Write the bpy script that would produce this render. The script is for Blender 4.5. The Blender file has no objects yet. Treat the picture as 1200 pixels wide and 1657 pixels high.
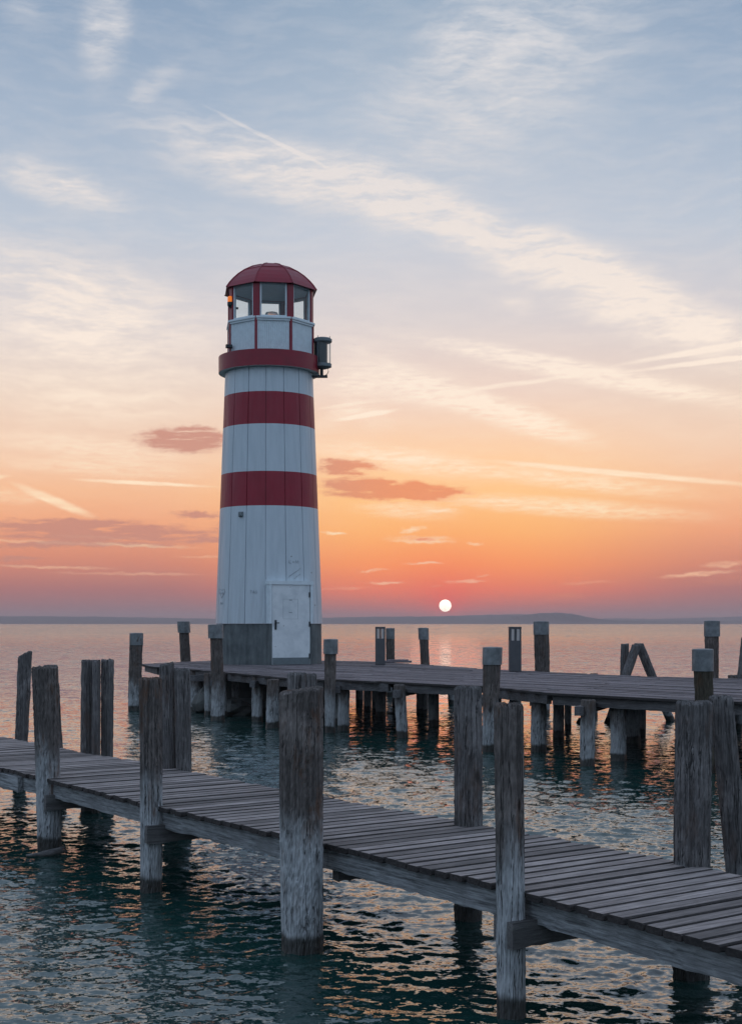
import bpy, bmesh, math, random
import numpy as np
from math import sin, cos, pi, radians, atan2, atan, degrees, sqrt, exp

random.seed(7)
C = bpy.context.scene.collection
S = bpy.context.scene

# ------------------------------------------------------------------ camera
F = 2160.0            # focal length in photo pixels (photo is 1200 x 1657)
H = 2.5               # eye height above the water
HOR = 1009.0          # horizon row in the photo
cam_d = bpy.data.cameras.new('camera')
cam = bpy.data.objects.new('camera', cam_d)
C.objects.link(cam)
cam.location = (0, 0, H)
cam.rotation_euler = (radians(90), 0, 0)
cam_d.sensor_fit = 'VERTICAL'
cam_d.sensor_height = 36.0
cam_d.lens = 36.0 * F / 1657.0
cam_d.shift_y = (HOR - 828.5) / 1657.0
cam_d.clip_start = 0.1
cam_d.clip_end = 40000
S.camera = cam
S.view_settings.view_transform = 'Standard'
S.view_settings.look = 'None'
S.view_settings.exposure = 0.0
S.view_settings.gamma = 1.0
S.cycles.use_denoising = True
S.cycles.max_bounces = 6
S.cycles.transparent_max_bounces = 16
S.cycles.volume_bounces = 0
S.cycles.caustics_reflective = False
S.cycles.caustics_refractive = False
S.cycles.sample_clamp_indirect = 6.0


def X(px, d):
    return (px - 600.0) / F * d


def Z(py, d):
    return H - (py - HOR) / F * d


def lin(r, g, b):
    f = lambda c: (c / 255 / 12.92) if c <= 10.3 else ((c / 255 + .055) / 1.055) ** 2.4
    return (f(r), f(g), f(b), 1.0)


# ------------------------------------------------------------------ world (sky laid out by azimuth and elevation)
SUN_AZ = degrees(atan((720 - 600) / F))
SUN_EL = degrees(atan((HOR - 980) / F * cos(radians(SUN_AZ))))


class NT:
    """tiny helper for writing node maths"""
    def __init__(s, tree):
        s.t = tree; s.n = tree.nodes; s.l = tree.links

    def put(s, sock, v):
        if v is None: return
        if isinstance(v, bpy.types.NodeSocket): s.l.new(v, sock)
        else: sock.default_value = v

    def m(s, op, a, b=None, c=None, clamp=False):
        n = s.n.new('ShaderNodeMath'); n.operation = op; n.use_clamp = clamp
        for i, v in enumerate((a, b, c)): s.put(n.inputs[i], v)
        return n.outputs[0]

    def v(s, op, a, b=None, c=None, scale=None):
        n = s.n.new('ShaderNodeVectorMath'); n.operation = op
        s.put(n.inputs[0], a)
        if b is not None: s.put(n.inputs[1], b)
        if c is not None: s.put(n.inputs[2], c)
        if scale is not None: s.put(n.inputs['Scale'], scale)
        return n.outputs['Value'] if op in ('LENGTH', 'DOT_PRODUCT', 'DISTANCE') else n.outputs[0]

    def xyz(s, x, y, z):
        n = s.n.new('ShaderNodeCombineXYZ')
        for i, q in enumerate((x, y, z)): s.put(n.inputs[i], q)
        return n.outputs[0]

    def sep(s, v):
        n = s.n.new('ShaderNodeSeparateXYZ'); s.l.new(v, n.inputs[0]); return n.outputs

    def mapping(s, v, loc=(0, 0, 0), rot=(0, 0, 0), scale=(1, 1, 1), kind='POINT'):
        n = s.n.new('ShaderNodeMapping'); n.vector_type = kind
        s.l.new(v, n.inputs[0])
        n.inputs['Location'].default_value = loc
        n.inputs['Rotation'].default_value = rot
        n.inputs['Scale'].default_value = scale
        return n.outputs[0]

    def noise(s, v, scale=1, detail=4, rough=.5, dist=0, col=False, lac=2.0):
        n = s.n.new('ShaderNodeTexNoise')
        s.put(n.inputs['Vector'], v)
        n.inputs['Scale'].default_value = scale; n.inputs['Detail'].default_value = detail
        n.inputs['Roughness'].default_value = rough; n.inputs['Distortion'].default_value = dist
        n.inputs['Lacunarity'].default_value = lac
        return n.outputs['Color' if col else 'Fac']

    def rng(s, v, a, b, c=0, d=1, smooth=False):
        n = s.n.new('ShaderNodeMapRange')
        if smooth: n.interpolation_type = 'SMOOTHSTEP'
        s.put(n.inputs[0], v)
        for i, q in enumerate((a, b, c, d)): s.put(n.inputs[i + 1], q)
        return n.outputs[0]

    def ramp(s, v, stops, interp='LINEAR'):
        n = s.n.new('ShaderNodeValToRGB'); s.put(n.inputs[0], v)
        cr = n.color_ramp; cr.interpolation = interp
        while len(cr.elements) > 1: cr.elements.remove(cr.elements[0])
        cr.elements[0].position = stops[0][0]; cr.elements[0].color = stops[0][1]
        for p, c in stops[1:]:
            e = cr.elements.new(p); e.color = c
        return n.outputs[0]

    def mix(s, f, a, b, mode='MIX'):
        n = s.n.new('ShaderNodeMix'); n.data_type = 'RGBA'; n.blend_type = mode
        s.put(n.inputs[0], f); s.put(n.inputs[6], a); s.put(n.inputs[7], b)
        return n.outputs[2]


def azel(px, py):
    u = (px - 600) / F; v = (HOR - py) / F
    a = atan(u)
    return degrees(a), degrees(atan(v * cos(a)))


world = bpy.data.worlds.new('World')
S.world = world
world.use_nodes = True
world.cycles.sampling_method = 'MANUAL'
world.cycles.sample_map_resolution = 2048
N = NT(world.node_tree)
N.n.clear()
wout = N.n.new('ShaderNodeOutputWorld')
bg = N.n.new('ShaderNodeBackground')
N.l.new(bg.outputs[0], wout.inputs[0])
tc = N.n.new('ShaderNodeTexCoord')
D = N.v('NORMALIZE', tc.outputs['Generated'])
dx, dy, dz = N.sep(D)
az = N.m('MULTIPLY', N.m('ARCTAN2', dx, dy), 180 / pi)
el = N.m('MULTIPLY', N.m('ARCSINE', dz), 180 / pi)
P0 = N.xyz(az, el, 0.0)

# clear sky by elevation
def el_of(py): return azel(600, py)[1]
def stops(lst, tail):
    out = []
    for py, c in lst: out.append((max(0, el_of(py)) / 90.0, lin(*c)))
    for e, c in tail: out.append((e / 90.0, lin(*c)))
    return sorted(out, key=lambda q: q[0])
elp = N.m('DIVIDE', N.m('MAXIMUM', el, 0.0), 90.0)
near = N.ramp(elp, stops([(1009, (164, 110, 112)), (990, (180, 112, 108)), (955, (242, 126, 92)), (915, (255, 154, 92)),
                          (860, (255, 182, 110)), (800, (255, 198, 134)), (735, (252, 206, 164)), (640, (235, 208, 192)),
                          (520, (214, 205, 204)), (380, (194, 199, 209)), (200, (172, 185, 201)), (0, (148, 167, 188))],
                         [(36, (152, 168, 190)), (60, (152, 168, 192)), (90, (148, 166, 194))]))
side = N.ramp(elp, stops([(1009, (146, 112, 118)), (985, (154, 113, 117)), (955, (176, 114, 110)), (915, (212, 134, 110)),
                          (860, (238, 162, 122)), (800, (244, 186, 144)), (735, (240, 202, 174)), (640, (230, 208, 192)),
                          (520, (208, 202, 204)), (380, (184, 193, 206)), (200, (160, 176, 196)), (0, (136, 157, 182))],
                         [(36, (152, 168, 190)), (60, (152, 168, 192)), (90, (148, 166, 194))]))
back = N.ramp(elp, [(0, lin(136, 154, 176)), (.05, lin(160, 178, 200)), (.14, lin(168, 190, 214)), (.35, lin(166, 190, 220)),
                    (1, lin(156, 178, 210))])
daz = N.m('ABSOLUTE', N.m('SUBTRACT', az, SUN_AZ))
f_side = N.rng(daz, 2, 13, 0, 1, True)
sky = N.mix(f_side, near, side)
f_back = N.rng(daz, 22, 95, 0, 1, True)
sky = N.mix(f_back, sky, back)

# large warp and fine warp of the cloud coordinates
w1 = N.v('SUBTRACT', N.noise(P0, .22, 5, .55, col=True), (.5, .5, .5))
w2 = N.v('SUBTRACT', N.noise(N.mapping(P0, scale=(1, 1.6, 1)), 1.7, 5, .6, col=True), (.5, .5, .5))
PS = N.v('ADD', N.v('MULTIPLY_ADD', w1, (1.6, 1.4, 0), P0), N.v('MULTIPLY', w2, (.30, .12, 0)))   # soft warped
PT = N.v('MULTIPLY_ADD', w2, (.28, .09, 0), P0)                                                  # lightly warped


last = [0.0]


def streaks(P, lst, wk=1.5, sh=.12):
    """sum of soft ellipses; each (x0,y0,x1,y1, half width in photo pixels, strength)"""
    px_, py_, _z = N.sep(P)
    tot = None
    for (x0, y0, x1, y1, w, k) in lst:
        a = azel(x0, y0); b = azel(x1, y1)
        cx, cy = (a[0] + b[0]) / 2, (a[1] + b[1]) / 2
        L = math.hypot(b[0] - a[0], b[1] - a[1]) / 2 * 1.12
        th = atan2(b[1] - a[1], b[0] - a[0])
        wd = degrees(w / F) * wk
        q = N.xyz(px_, py_, last[0])      # the third component only orders the evaluation
        u = N.m('SUBTRACT', N.v('DOT_PRODUCT', q, (cos(th) / L, sin(th) / L, 0)), (cx * cos(th) + cy * sin(th)) / L)
        v = N.m('SUBTRACT', N.v('DOT_PRODUCT', q, (-sin(th) / wd, cos(th) / wd, 0)), (-cx * sin(th) + cy * cos(th)) / wd)
        r = N.m('SQRT', N.m('MULTIPLY_ADD', u, u, N.m('MULTIPLY', v, v)))
        e = N.rng(r, 1.0, sh, 0, k, True)
        tot = e if tot is None else N.m('ADD', tot, e)
        last[0] = tot
    return tot


# cirrus
broad = streaks(PS, [
    (150, 175, 760, 360, 46, .72), (430, 250, 1030, 455, 42, .85), (760, 350, 1290, 610, 50, 1.05),
    (930, 430, 1300, 600, 30, .3), (520, 270, 1100, -30, 105, .50), (640, 120, 900, -20, 60, .3),
    (150, 150, 190, -40, 34, .62), (195, 180, 305, 85, 18, .35), (20, 60, 60, -40, 30, .2),
    (-60, 245, 235, 345, 30, .72), (-150, 415, 400, 530, 70, .65), (-150, 520, 420, 610, 70, .48),
    (-100, 630, 360, 665, 40, .34), (520, 540, 700, 640, 40, .3), (810, 470, 880, 490, 18, .35),
    (-1500, 300, -300, 500, 120, .6), (1400, 300, 2400, 700, 140, .6), (1250, 80, 1800, 30, 60, .4)])
fine = streaks(PT, [
    (600, 528, 1290, 668, 20, 1.15), (540, 595, 800, 655, 36, .7), (640, 612, 985, 722, 26, 1.1), (520, 585, 640, 700, 34, .4),
    (480, 718, 840, 770, 22, .75), (700, 748, 1170, 806, 18, .62), (640, 800, 1180, 838, 17, .85), (560, 820, 760, 830, 18, .6),
    (-60, 700, 362, 745, 22, .55), (-60, 742, 362, 768, 16, .45), (380, 640, 640, 610, 20, .3),
    (500, 690, 600, 655, 14, .45), (-80, 790, 90, 812, 14, .4)], 1.25, .2)
thin = streaks(PT, [
    (985, 592, 1290, 540, 5.5, .9), (1005, 602, 1290, 566, 5, .95), (745, 632, 930, 608, 5, .7), (540, 681, 650, 661, 5, .9),
    (510, 662, 600, 650, 4, .6), (760, 742, 1260, 788, 6, .75), (110, 775, 356, 788, 4, .85), (15, 780, 160, 840, 9, .75),
    (-60, 778, 20, 770, 5, .6), (320, 165, 560, 285, 4, .4),], 1.1, .35)
PD = N.v('MULTIPLY_ADD', w2, (1.3, .20, 0), PT)
small = streaks(PD, [
    (618, 872, 748, 875, 7, .95), (640, 862, 690, 854, 5, .9), (755, 880, 785, 879, 3, .8),
    (648, 912, 722, 911, 2.6, .9), (578, 926, 624, 921, 2.6, .8), (588, 944, 662, 942, 2.8, .9), (708, 943, 790, 938, 3.4, 1.0),
    (690, 948, 722, 948, 2, .5), (768, 932, 800, 931, 2, .5), (518, 862, 562, 864, 3, .7), (-60, 872, 330, 886, 3.4, .9), (60, 866, 250, 872, 3, .5),
    (-60, 913, 200, 921, 3, .45), (60, 926, 356, 931, 2.5, .35), (690, 826, 745, 826, 4, .6), (280, 902, 420, 898, 2.4, .4), (1060, 935, 1210, 922, 4.5, .6), (1130, 916, 1215, 910, 6, .5),
    (500, 953, 600, 951, 3, .3), (900, 945, 1010, 940, 3, .25)], 1.15, .2)
PD = N.v('MULTIPLY_ADD', w2, (1.3, .34, 0), PT)
dark = streaks(PD, [
    (196, 712, 400, 714, 20, 1.5), (250, 700, 370, 702, 12, .7), (495, 752, 635, 755, 12, 1.5), (490, 788, 780, 798, 16, 2.3), (480, 772, 640, 778, 14, .6),
    (262, 832, 372, 834, 6.5, 1.3), (-90, 857, 420, 868, 20, 1.5), (-60, 846, 235, 846, 8, 1.0), (-60, 884, 190, 880, 6, .9),
    (330, 850, 420, 852, 12, .6), (-60, 905, 90, 902, 5, .8), (290, 872, 420, 870, 7, .7), (640, 871, 720, 873, 4, .9), (-80, 920, 420, 928, 22, .35), (-60, 912, 60, 913, 4, .5),
    (540, 864, 590, 863, 3, .3), (860, 968, 960, 964, 9, .4), (1060, 950, 1330, 925, 10, .35)])

fib = N.noise(N.mapping(PS, rot=(0, 0, radians(20)), scale=(.40, 1.9, 1)), 1.0, 7, .6)
fib2 = N.noise(N.mapping(PT, rot=(0, 0, radians(-52)), scale=(1.3, 6.0, 1)), 1.3, 6, .62)
fib3 = N.noise(N.mapping(PT, rot=(0, 0, radians(3)), scale=(.6, 4.5, 1)), 1.0, 6, .62)
fA = N.m('ADD', N.m('MULTIPLY', fib, .72), N.m('MULTIPLY', fib2, .28))
mA = N.m('MULTIPLY', broad, N.rng(fA, .38, .62, .38, 1.35))
fB = N.m('ADD', N.m('MULTIPLY', fib3, .55), N.m('MULTIPLY', fib2, .45))
mB = N.m('MULTIPLY', fine, N.rng(fB, .40, .60, .28, 1.25))
mC = N.m('MULTIPLY', thin, N.rng(fib3, .3, .6, .6, 1.2))
mC = N.m('ADD', mC, N.m('MULTIPLY', small, N.rng(fib3, .36, .6, .3, 1.4)))
veil = N.m('MULTIPLY', N.rng(fib, .42, .72, 0, .2), N.rng(el, 3, 9, 0, 1))
cir = N.m('ADD', N.m('ADD', mA, mB), N.m('ADD', mC, veil), clamp=True)
ccol = N.ramp(elp, stops([(1009, (250, 160, 136)), (940, (255, 196, 156)), (880, (255, 220, 176)), (800, (255, 228, 194)),
                          (700, (254, 232, 208)), (560, (246, 230, 216)), (300, (226, 218, 214)), (0, (214, 213, 216))], [(60, (190, 198, 212))]))
cb = N.mix(f_back, ccol, lin(200, 208, 220))
sky = N.mix(N.m('MULTIPLY', cir, .93), sky, cb)
dk = N.m('MULTIPLY', dark, N.rng(fib3, .30, .62, .15, 1.25), clamp=True)
dk = N.rng(dk, .02, 1.15, 0, .92, True)
dcol = N.mix(N.rng(az, -5, 2, 0, 1, True), lin(198, 138, 122), lin(232, 142, 100))
sky = N.mix(dk, sky, dcol)

# halo and disc of the low sun
sa, se = radians(SUN_AZ), radians(SUN_EL)
sdir = (sin(sa) * cos(se), cos(sa) * cos(se), sin(se))
ang = N.m('MULTIPLY', N.m('ARCCOSINE', N.m('MINIMUM', N.v('DOT_PRODUCT', D, sdir), 1.0)), 180 / pi)
g1 = N.m('EXPONENT', N.m('MULTIPLY', ang, -1.3))
g2 = N.m('EXPONENT', N.m('MULTIPLY', N.m('MULTIPLY', ang, ang), -.09))
sky = N.mix(N.m('MULTIPLY', g2, .22), sky, lin(246, 104, 84))
sky = N.mix(N.m('MULTIPLY', g1, .75), sky, lin(255, 84, 66))
disc = N.rng(ang, .268, .250, 0, 1, True)
sky = N.mix(disc, sky, (2.3, 1.95, 1.6, 1))
# below the horizon: dim water colour
sky = N.mix(N.rng(el, -.2, -1.5, 0, 1), sky, lin(60, 70, 80))
N.l.new(sky, bg.inputs[0])
bg.inputs[1].default_value = 1.09

# ------------------------------------------------------------------ sun lamp (dim, red, almost on the horizon)
sl = bpy.data.lights.new('sun', 'SUN')
sl.energy = 0.002
sl.angle = radians(3)     # a hazed sun: a soft low aureole rather than a hard disc
sl.color = (1.0, .42, .24)
so = bpy.data.objects.new('sun', sl)
C.objects.link(so)
so.location = (3, 40, 20)
from mathutils import Vector
so.rotation_euler = Vector(sdir).to_track_quat('Z', 'Y').to_euler()


# ------------------------------------------------------------------ helpers for things
def mesh(name, verts, faces, mats=None, mi=None, smooth=False):
    me = bpy.data.meshes.new(name)
    me.from_pydata([tuple(map(float, v)) for v in verts], [], faces)
    if mats:
        for m in (mats if isinstance(mats, (list, tuple)) else [mats]): me.materials.append(m)
    if mi is not None: me.polygons.foreach_set('material_index', mi)
    if smooth: me.polygons.foreach_set('use_smooth', [True] * len(me.polygons))
    bm_ = bmesh.new(); bm_.from_mesh(me)
    bmesh.ops.recalc_face_normals(bm_, faces=bm_.faces[:])
    bm_.to_mesh(me); bm_.free()
    me.update()
    return me


def wloc(o):
    p = Vector(o.location)
    while o.parent: o = o.parent; p += Vector(o.location)
    return p


def obj(name, vf, mat, parent=None, smooth=False, origin=None, mi=None):
    verts, faces = vf
    a = np.array([tuple(v) for v in verts], float)
    if origin is None:
        origin = ((a[:, 0].min() + a[:, 0].max()) / 2, (a[:, 1].min() + a[:, 1].max()) / 2, a[:, 2].min())
    a = a - np.array(origin)
    o = bpy.data.objects.new(name, mesh(name, a.tolist(), faces, mat, mi, smooth))
    C.objects.link(o)
    if parent is not None:
        o.parent = parent
        o.location = Vector(origin) - wloc(parent)
    else:
        o.location = origin
    return o


def thing(name, label, cat, loc, group=None):
    o = bpy.data.objects.new(name, None)
    C.objects.link(o)
    o.location = loc
    o.empty_display_size = .3
    o['label'] = label; o['category'] = cat
    if group: o['group'] = group
    return o


def tag(o, label, cat, group=None):
    o['label'] = label; o['category'] = cat
    if group: o['group'] = group
    return o


def join(*parts):
    V, Fc = [], []
    for v, f in parts:
        k = len(V); V += list(v); Fc += [tuple(i + k for i in q) for q in f]
    return V, Fc


def box(c, size, ux=(1, 0, 0), uy=None, uz=(0, 0, 1), bev=0.0):
    """box centred at c along three axes, optionally with chamfered long edges"""
    c = Vector(c); ux = Vector(ux).normalized(); uz = Vector(uz).normalized()
    uy = Vector(uy).normalized() if uy is not None else uz.cross(ux).normalized()
    hx, hy, hz = size[0] / 2, size[1] / 2, size[2] / 2
    if bev <= 0:
        sec = [(-hy, -hz), (hy, -hz), (hy, hz), (-hy, hz)]
    else:
        b = bev
        sec = [(-hy + b, -hz), (hy - b, -hz), (hy, -hz + b), (hy, hz - b), (hy - b, hz), (-hy + b, hz), (-hy, hz - b), (-hy, -hz + b)]
    n = len(sec); V = []
    for s in (-hx, hx):
        for (a, b_) in sec: V.append(c + ux * s + uy * a + uz * b_)
    Fc = [tuple(range(n - 1, -1, -1)), tuple(range(n, 2 * n))]
    for i in range(n):
        j = (i + 1) % n
        Fc.append((i, j, n + j, n + i))
    return V, Fc


def lathe(c, prof, n=48, cap0=True, cap1=True, a0=0.0):
    V, Fc = [], []
    for (r, z) in prof:
        for i in range(n):
            a = a0 + 2 * pi * i / n
            V.append((c[0] + r * sin(a), c[1] - r * cos(a), z))
    for k in range(len(prof) - 1):
        for i in range(n):
            j = (i + 1) % n
            Fc.append((k * n + i, k * n + j, (k + 1) * n + j, (k + 1) * n + i))
    if cap0: Fc.append(tuple(range(n - 1, -1, -1)))
    if cap1:
        o = (len(prof) - 1) * n
        Fc.append(tuple(range(o, o + n)))
    return V, Fc


def tube(pts, r, n=8):
    pts = [Vector(p) for p in pts]
    V, Fc = [], []
    for i, p in enumerate(pts):
        t = (pts[min(i + 1, len(pts) - 1)] - pts[max(i - 1, 0)]).normalized()
        a = t.cross(Vector((0, 0, 1)))
        if a.length < 1e-3: a = t.cross(Vector((1, 0, 0)))
        a.normalize(); b = t.cross(a)
        rr = r[i] if isinstance(r, (list, tuple)) else r
        for k in range(n):
            th = 2 * pi * k / n
            V.append(p + a * cos(th) * rr + b * sin(th) * rr)
    for i in range(len(pts) - 1):
        for k in range(n):
            j = (k + 1) % n
            Fc.append((i * n + k, (i + 1) * n + k, (i + 1) * n + j, i * n + j))
    Fc.append(tuple(range(n))); Fc.append(tuple(range(len(V) - 1, len(V) - 1 - n, -1)))
    return V, Fc


# ------------------------------------------------------------------ materials
def mat(name):
    m = bpy.data.materials.new(name)
    m.use_nodes = True
    t = NT(m.node_tree)
    b = t.n['Principled BSDF']
    return m, t, b


def geo(t):
    return t.n.new('ShaderNodeNewGeometry')


def plain(name, col, rough=.5, metal=0.0, bump=0, bscale=20, var=.15):
    m, t, b = mat(name)
    g = geo(t)
    n = t.noise(g.outputs['Position'], bscale * .3, 5, .6)
    c = t.mix(t.rng(n, .3, .7), tuple(x * (1 - var) for x in col[:3]) + (1,), tuple(min(1, x * (1 + var)) for x in col[:3]) + (1,))
    t.l.new(c, b.inputs['Base Color'])
    t.put(b.inputs['Roughness'], t.rng(n, .3, .7, rough * .85, min(1, rough * 1.15)))
    b.inputs['Metallic'].default_value = metal
    if bump:
        bn = t.n.new('ShaderNodeBump')
        t.put(bn.inputs['Height'], t.noise(g.outputs['Position'], bscale, 5, .6))
        bn.inputs['Distance'].default_value = bump
        t.l.new(bn.outputs[0], b.inputs['Normal'])
    return m


def post_wood(name, dark, pale, pale_to, scale=1.0, rust=.35):
    """weathered round post: bleached and limed low down, weather-dark above, wet at the water"""
    m, t, b = mat(name)
    g = geo(t)
    oi = t.n.new('ShaderNodeObjectInfo')
    off = t.v('SCALE', t.xyz(oi.outputs['Random'], t.m('MULTIPLY', oi.outputs['Random'], 3.7), 0.0), scale=11.0)
    Pw = t.v('ADD', g.outputs['Position'], off)
    z = t.sep(g.outputs['Position'])[2]
    grain = t.noise(t.mapping(Pw, scale=(34 * scale, 34 * scale, .55)), 1.5, 6, .58, .12)
    fineg = t.noise(t.mapping(Pw, scale=(60, 60, 7.0)), 1.5, 5, .6)
    blot = t.noise(Pw, 2.6 * scale, 6, .62)
    blot2 = t.noise(t.mapping(Pw, scale=(3.5, 3.5, 1.1)), 1.7, 5, .6)
    zz = t.m('ADD', z, t.m('MULTIPLY', t.m('SUBTRACT', blot2, .5), 1.1))
    up = t.rng(zz, pale_to - .22, pale_to + .30, 0, 1, True)
    dk = t.mix(t.rng(grain, .36, .64), tuple(c * .45 for c in dark[:3]) + (1,), dark)
    dk = t.mix(t.rng(blot, .48, .72, 0, .75), dk, tuple(c * 1.9 for c in dark[:3]) + (1,))
    pl = t.mix(t.rng(grain, .30, .56), tuple(c * .70 for c in pale[:3]) + (1,), pale)
    pl = t.mix(t.rng(blot, .5, .75, 0, .7), pl, tuple(c * .55 for c in pale[:3]) + (1,))
    col = t.mix(up, pl, dk)
    fc_ = t.rng(fineg, .36, .64, .72, 1.22)
    col = t.mix(1.0, col, t.xyz(fc_, fc_, fc_), 'MULTIPLY')
    rs = t.noise(t.mapping(Pw, loc=(4, 7, 1), scale=(4, 4, 1.4)), 1.5, 5, .65)
    rf = t.m('MULTIPLY', t.rng(rs, .54, .68), t.rng(z, .25, .7))
    col = t.mix(t.m('MULTIPLY', rf, rust), col, (.13, .055, .024, 1))
    crack = t.noise(t.mapping(Pw, loc=(1, 2, 3), scale=(30, 30, .9)), 1.0, 3, .5)
    cf = t.m('MULTIPLY', t.rng(t.m('ABSOLUTE', t.m('SUBTRACT', crack, .5)), .006, .026, 1, 0), t.rng(blot, .42, .56))
    col = t.mix(t.m('MULTIPLY', cf, .8), col, (.012, .011, .011, 1))
    vk = t.n.new('ShaderNodeTexVoronoi'); vk.inputs['Scale'].default_value = 2.3
    t.l.new(t.mapping(Pw, scale=(1, 1, .55)), vk.inputs['Vector'])
    col = t.mix(t.m('MULTIPLY', t.rng(vk.outputs['Distance'], .10, .05), .8), col, (.03, .024, .02, 1))
    wl = t.m('ADD', z, t.m('MULTIPLY', t.m('SUBTRACT', blot2, .5), .16))
    wet = t.rng(wl, .11, .17, 1, 0, True)
    col = t.mix(t.m('MULTIPLY', wet, .88), col, (.020, .016, .010, 1))
    t.l.new(col, b.inputs['Base Color'])
    t.put(b.inputs['Roughness'], t.m('SUBTRACT', .88, t.m('MULTIPLY', wet, .5)))
    b.inputs['Specular IOR Level'].default_value = .3
    bn = t.n.new('ShaderNodeBump')
    h = t.m('ADD', t.m('MULTIPLY', grain, t.m('MULTIPLY_ADD', up, .6, .4)), t.m('MULTIPLY', fineg, .25))
    h = t.m('SUBTRACT', h, t.m('MULTIPLY', cf, .9))
    t.put(bn.inputs['Height'], h)
    bn.inputs['Distance'].default_value = .0065
    t.l.new(bn.outputs[0], b.inputs['Normal'])
    return m


def plank_wood(name, base, along, rough=.8, var=.28, k=.45):
    """sawn weathered boards; `along` is the grain direction angle in plan"""
    m, t, b = mat(name)
    g = geo(t)
    rnd = g.outputs['Random Per Island']
    off = t.xyz(t.m('MULTIPLY', rnd, 37.0), t.m('MULTIPLY', rnd, 91.0), 0.0)
    P = t.v('ADD', g.outputs['Position'], off)
    q = t.mapping(P, rot=(0, 0, -along))
    grain = t.noise(t.mapping(q, scale=(1.4, 30, 30)), 1.5, 9, .74, .15)
    blot = t.noise(t.mapping(q, scale=(2.2, 4, 4)), 1.5, 6, .65)
    c = t.mix(t.rng(grain, .38, .60), tuple(x * k for x in base[:3]) + (1,), tuple(x * 1.25 for x in base[:3]) + (1,))
    c = t.mix(t.rng(blot, .42, .62, 0, .6), c, tuple(x * .5 for x in base[:3]) + (1,))
    c = t.mix(1.0, c, t.mix(rnd, (1 - var, 1 - var, 1 - var, 1), (1 + var * .55, 1 + var * .5, 1 + var * .5, 1)), 'MULTIPLY')
    t.l.new(c, b.inputs['Base Color'])
    b.inputs['Roughness'].default_value = rough
    b.inputs['Specular IOR Level'].default_value = .45
    bn = t.n.new('ShaderNodeBump')
    t.put(bn.inputs['Height'], grain)
    bn.inputs['Distance'].default_value = .012
    t.l.new(bn.outputs[0], b.inputs['Normal'])
    return m


M_post_near = post_wood('weathered_post_near', (.15, .128, .118, 1), (.47, .475, .48, 1), .95, rust=.75)
M_post_far = post_wood('weathered_post_far', (.145, .12, .108, 1), (.42, .42, .42, 1), .70)
M_post_grey = post_wood('silvered_post', (.165, .152, .148, 1), (.38, .38, .39, 1), .55, rust=.3)
M_post_moss = post_wood('mossy_post', (.085, .070, .050, 1), (.12, .10, .075, 1), .3, rust=.4)
JA = atan2(-8.875, 6.329)            # plan angle of the near jetty (heading to the lower right)
M_deck_near = plank_wood('near_deck_boards', (.41, .355, .335, 1), JA + pi / 2, var=.5, k=.35)
M_end_gap = plank_wood('end_grain_gap_shade', (.055, .045, .042, 1), 0)  # dark end grain; also shade of the board gaps put into the colour
M_beam_near = plank_wood('near_beam_wood', (.34, .345, .35, 1), JA, rough=.85, var=.2, k=.28)
M_cross_near = plank_wood('near_cross_beam_wood', (.18, .17, .165, 1), JA + pi / 2, rough=.85, var=.2)
PA = atan2(-9.5, 8.2)
M_deck_far = plank_wood('pier_deck_boards', (.29, .245, .255, 1), PA, var=.4, k=.3)
M_beam_far = plank_wood('pier_beam_wood', (.15, .14, .14, 1), PA, var=.2)


def cap_metal():
    m, t, b = mat('galvanised_cap')
    g = geo(t)
    n = t.noise(g.outputs['Position'], 6, 6, .65)
    n2 = t.noise(t.mapping(g.outputs['Position'], scale=(14, 14, 2)), 1, 5, .6)
    c = t.mix(t.rng(n, .35, .68), (.13, .14, .145, 1), (.27, .28, .285, 1))
    c = t.mix(t.rng(n2, .56, .75, 0, .6), c, (.08, .075, .07, 1))
    t.l.new(c, b.inputs['Base Color'])
    b.inputs['Metallic'].default_value = .35
    b.inputs['Roughness'].default_value = .55
    return m


M_cap = cap_metal()


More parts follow.
